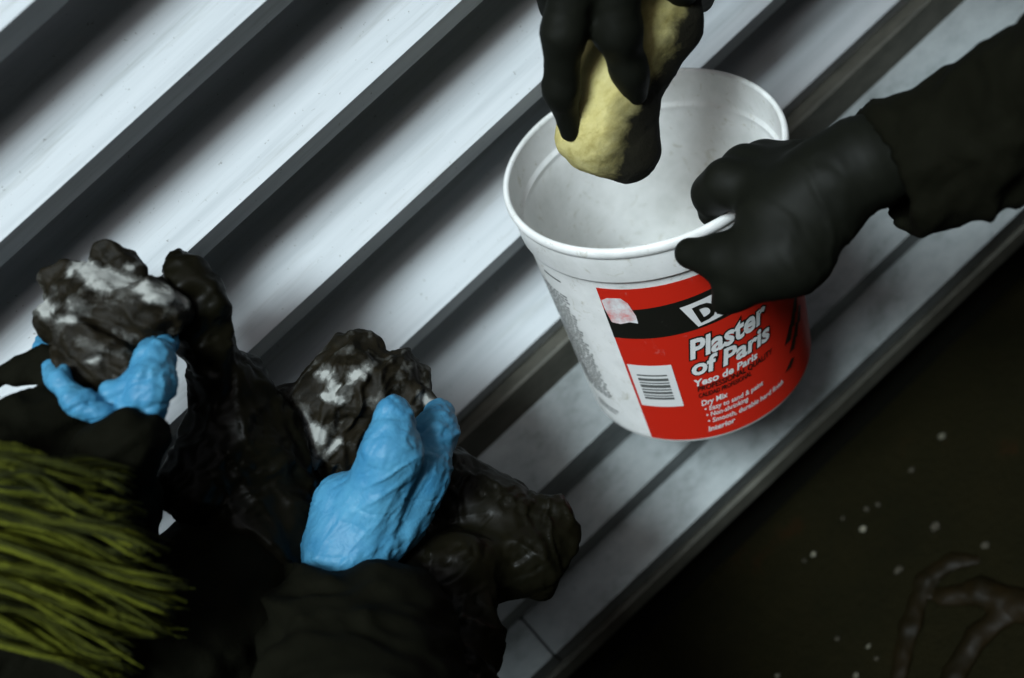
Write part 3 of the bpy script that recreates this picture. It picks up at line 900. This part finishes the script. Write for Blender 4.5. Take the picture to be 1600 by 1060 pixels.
# ---- things lying on the ground
def gp(px, py, lift=0.0):
    d = FW + RT * (px - 800) / FPX + UP * (530 - py) / FPX
    return CAM + d * ((G + lift - CAM[2]) / d[2])
def lump(name, c, r, mat, sq=0.55, seed=0):
    bm = bmesh.new()
    bmesh.ops.create_icosphere(bm, subdivisions=2, radius=1)
    v = np.array([tuple(q.co) for q in bm.verts])
    bm.verts.index_update()
    f = [[q.index for q in fc.verts] for fc in bm.faces]
    bm.free()
    v = v * (1 + 0.8 * perlin(v * 1.5 + seed))[:, None]
    v = v * r * np.array([1, 0.8, sq])
    v[:, 2] -= v[:, 2].min() 
    return build(name, v + c, f, mat, None, smooth=False)
LAB = ['largest pale crumb on the dark ground, below a pair of tan scraps', 'pale crumb on the dark ground nearest the sill edge',
       'tan scrap above the largest pale crumb, left one of a pair', 'tan scrap above the largest pale crumb, right one of a pair',
       'tiny tan scrap left of the pair above the largest crumb', 'broad dull tan scrap on open ground right of the largest crumb',
       'pale crumb highest up on the dark ground at the right', 'dull tan scrap just below the highest pale crumb',
       'dull tan scrap midway between the largest crumb and the looped strap', 'dull tan scrap just above the looped strap',
       'pale crumb left of the strap, a little above the bottom edge', 'tiny tan scrap close below the crumb left of the strap',
       'pale crumb cut by the bottom edge, right one of two', 'tiny tan scrap touching the pale crumb nearest the sill edge',
       'pale crumb cut by the bottom edge, left one of two', 'small tan scrap alone on the ground left of the strap']
for i, (x, y, rp, m) in enumerate(((1350, 829, 7, 0), (1272, 868, 5, 0), (1355, 797, 5, 1), (1373, 791, 5, 1), (1318, 812, 4, 1), (1462, 826, 11, 1), (1472, 684, 7, 0), (1425, 737, 6, 1), (1405, 893, 9, 1), (1540, 855, 8, 1),
                                   (1358, 1012, 5, 0), (1370, 1031, 4, 1), (1338, 1058, 6, 0), (1258, 878, 4, 1), (1216, 1058, 5, 0), (1310, 1000, 5, 1))):
    c_ = gp(x, y)
    o = lump('crumb' if m == 0 else 'scrap', c_ + np.array([0, 0, 0.001]), rp * 0.95 / FPX, (m_crumb if i < 2 else m_crumb2) if m == 0 else m_leaf, seed=i * 3.7)
    tag(o, LAB[i], 'crumb' if m == 0 else 'scrap', 'pale crumbs on the ground' if m == 0 else 'tan scraps on the ground')
def gblob(name, nodes, mat, disp, vox=0.006, k=0.03):
    pr_ = []
    for a, b_ in zip(nodes[:-1], nodes[1:]):
        pr_.append((gp(a[0], a[1], a[2]), a[3], gp(b_[0], b_[1], b_[2]), b_[3]))
    return pr_
hose = gblob('', [(1405, 1075, -.006, .012), (1425, 985, -.006, .013), (1448, 915, -.006, .013), (1492, 885, -.007, .013), (1530, 884, -.008, .012)], None, None)
hose += gblob('', [(1478, 938, -.004, .012), (1535, 930, -.003, .015), (1600, 952, -.003, .016), (1680, 985, -.003, .016)], None, None) + gblob('', [(1585, 955, -.003, .012), (1528, 1000, -.003, .012), (1492, 1062, -.003, .012), (1470, 1130, -.003, .012)], None, None)
o = blob('rubber_strap', hose, 0.0022, m_brown, None, k=0.004, disp=lambda V: 0.0015 * fbm(V * 60, 2), it=2, cuts=[(np.array([0, 0, G + 0.002]), np.array([0, 0, -1.0]))], margin=0.01)
tag(o, 'dark glossy strap looped on the ground in the lower right corner', 'strap')
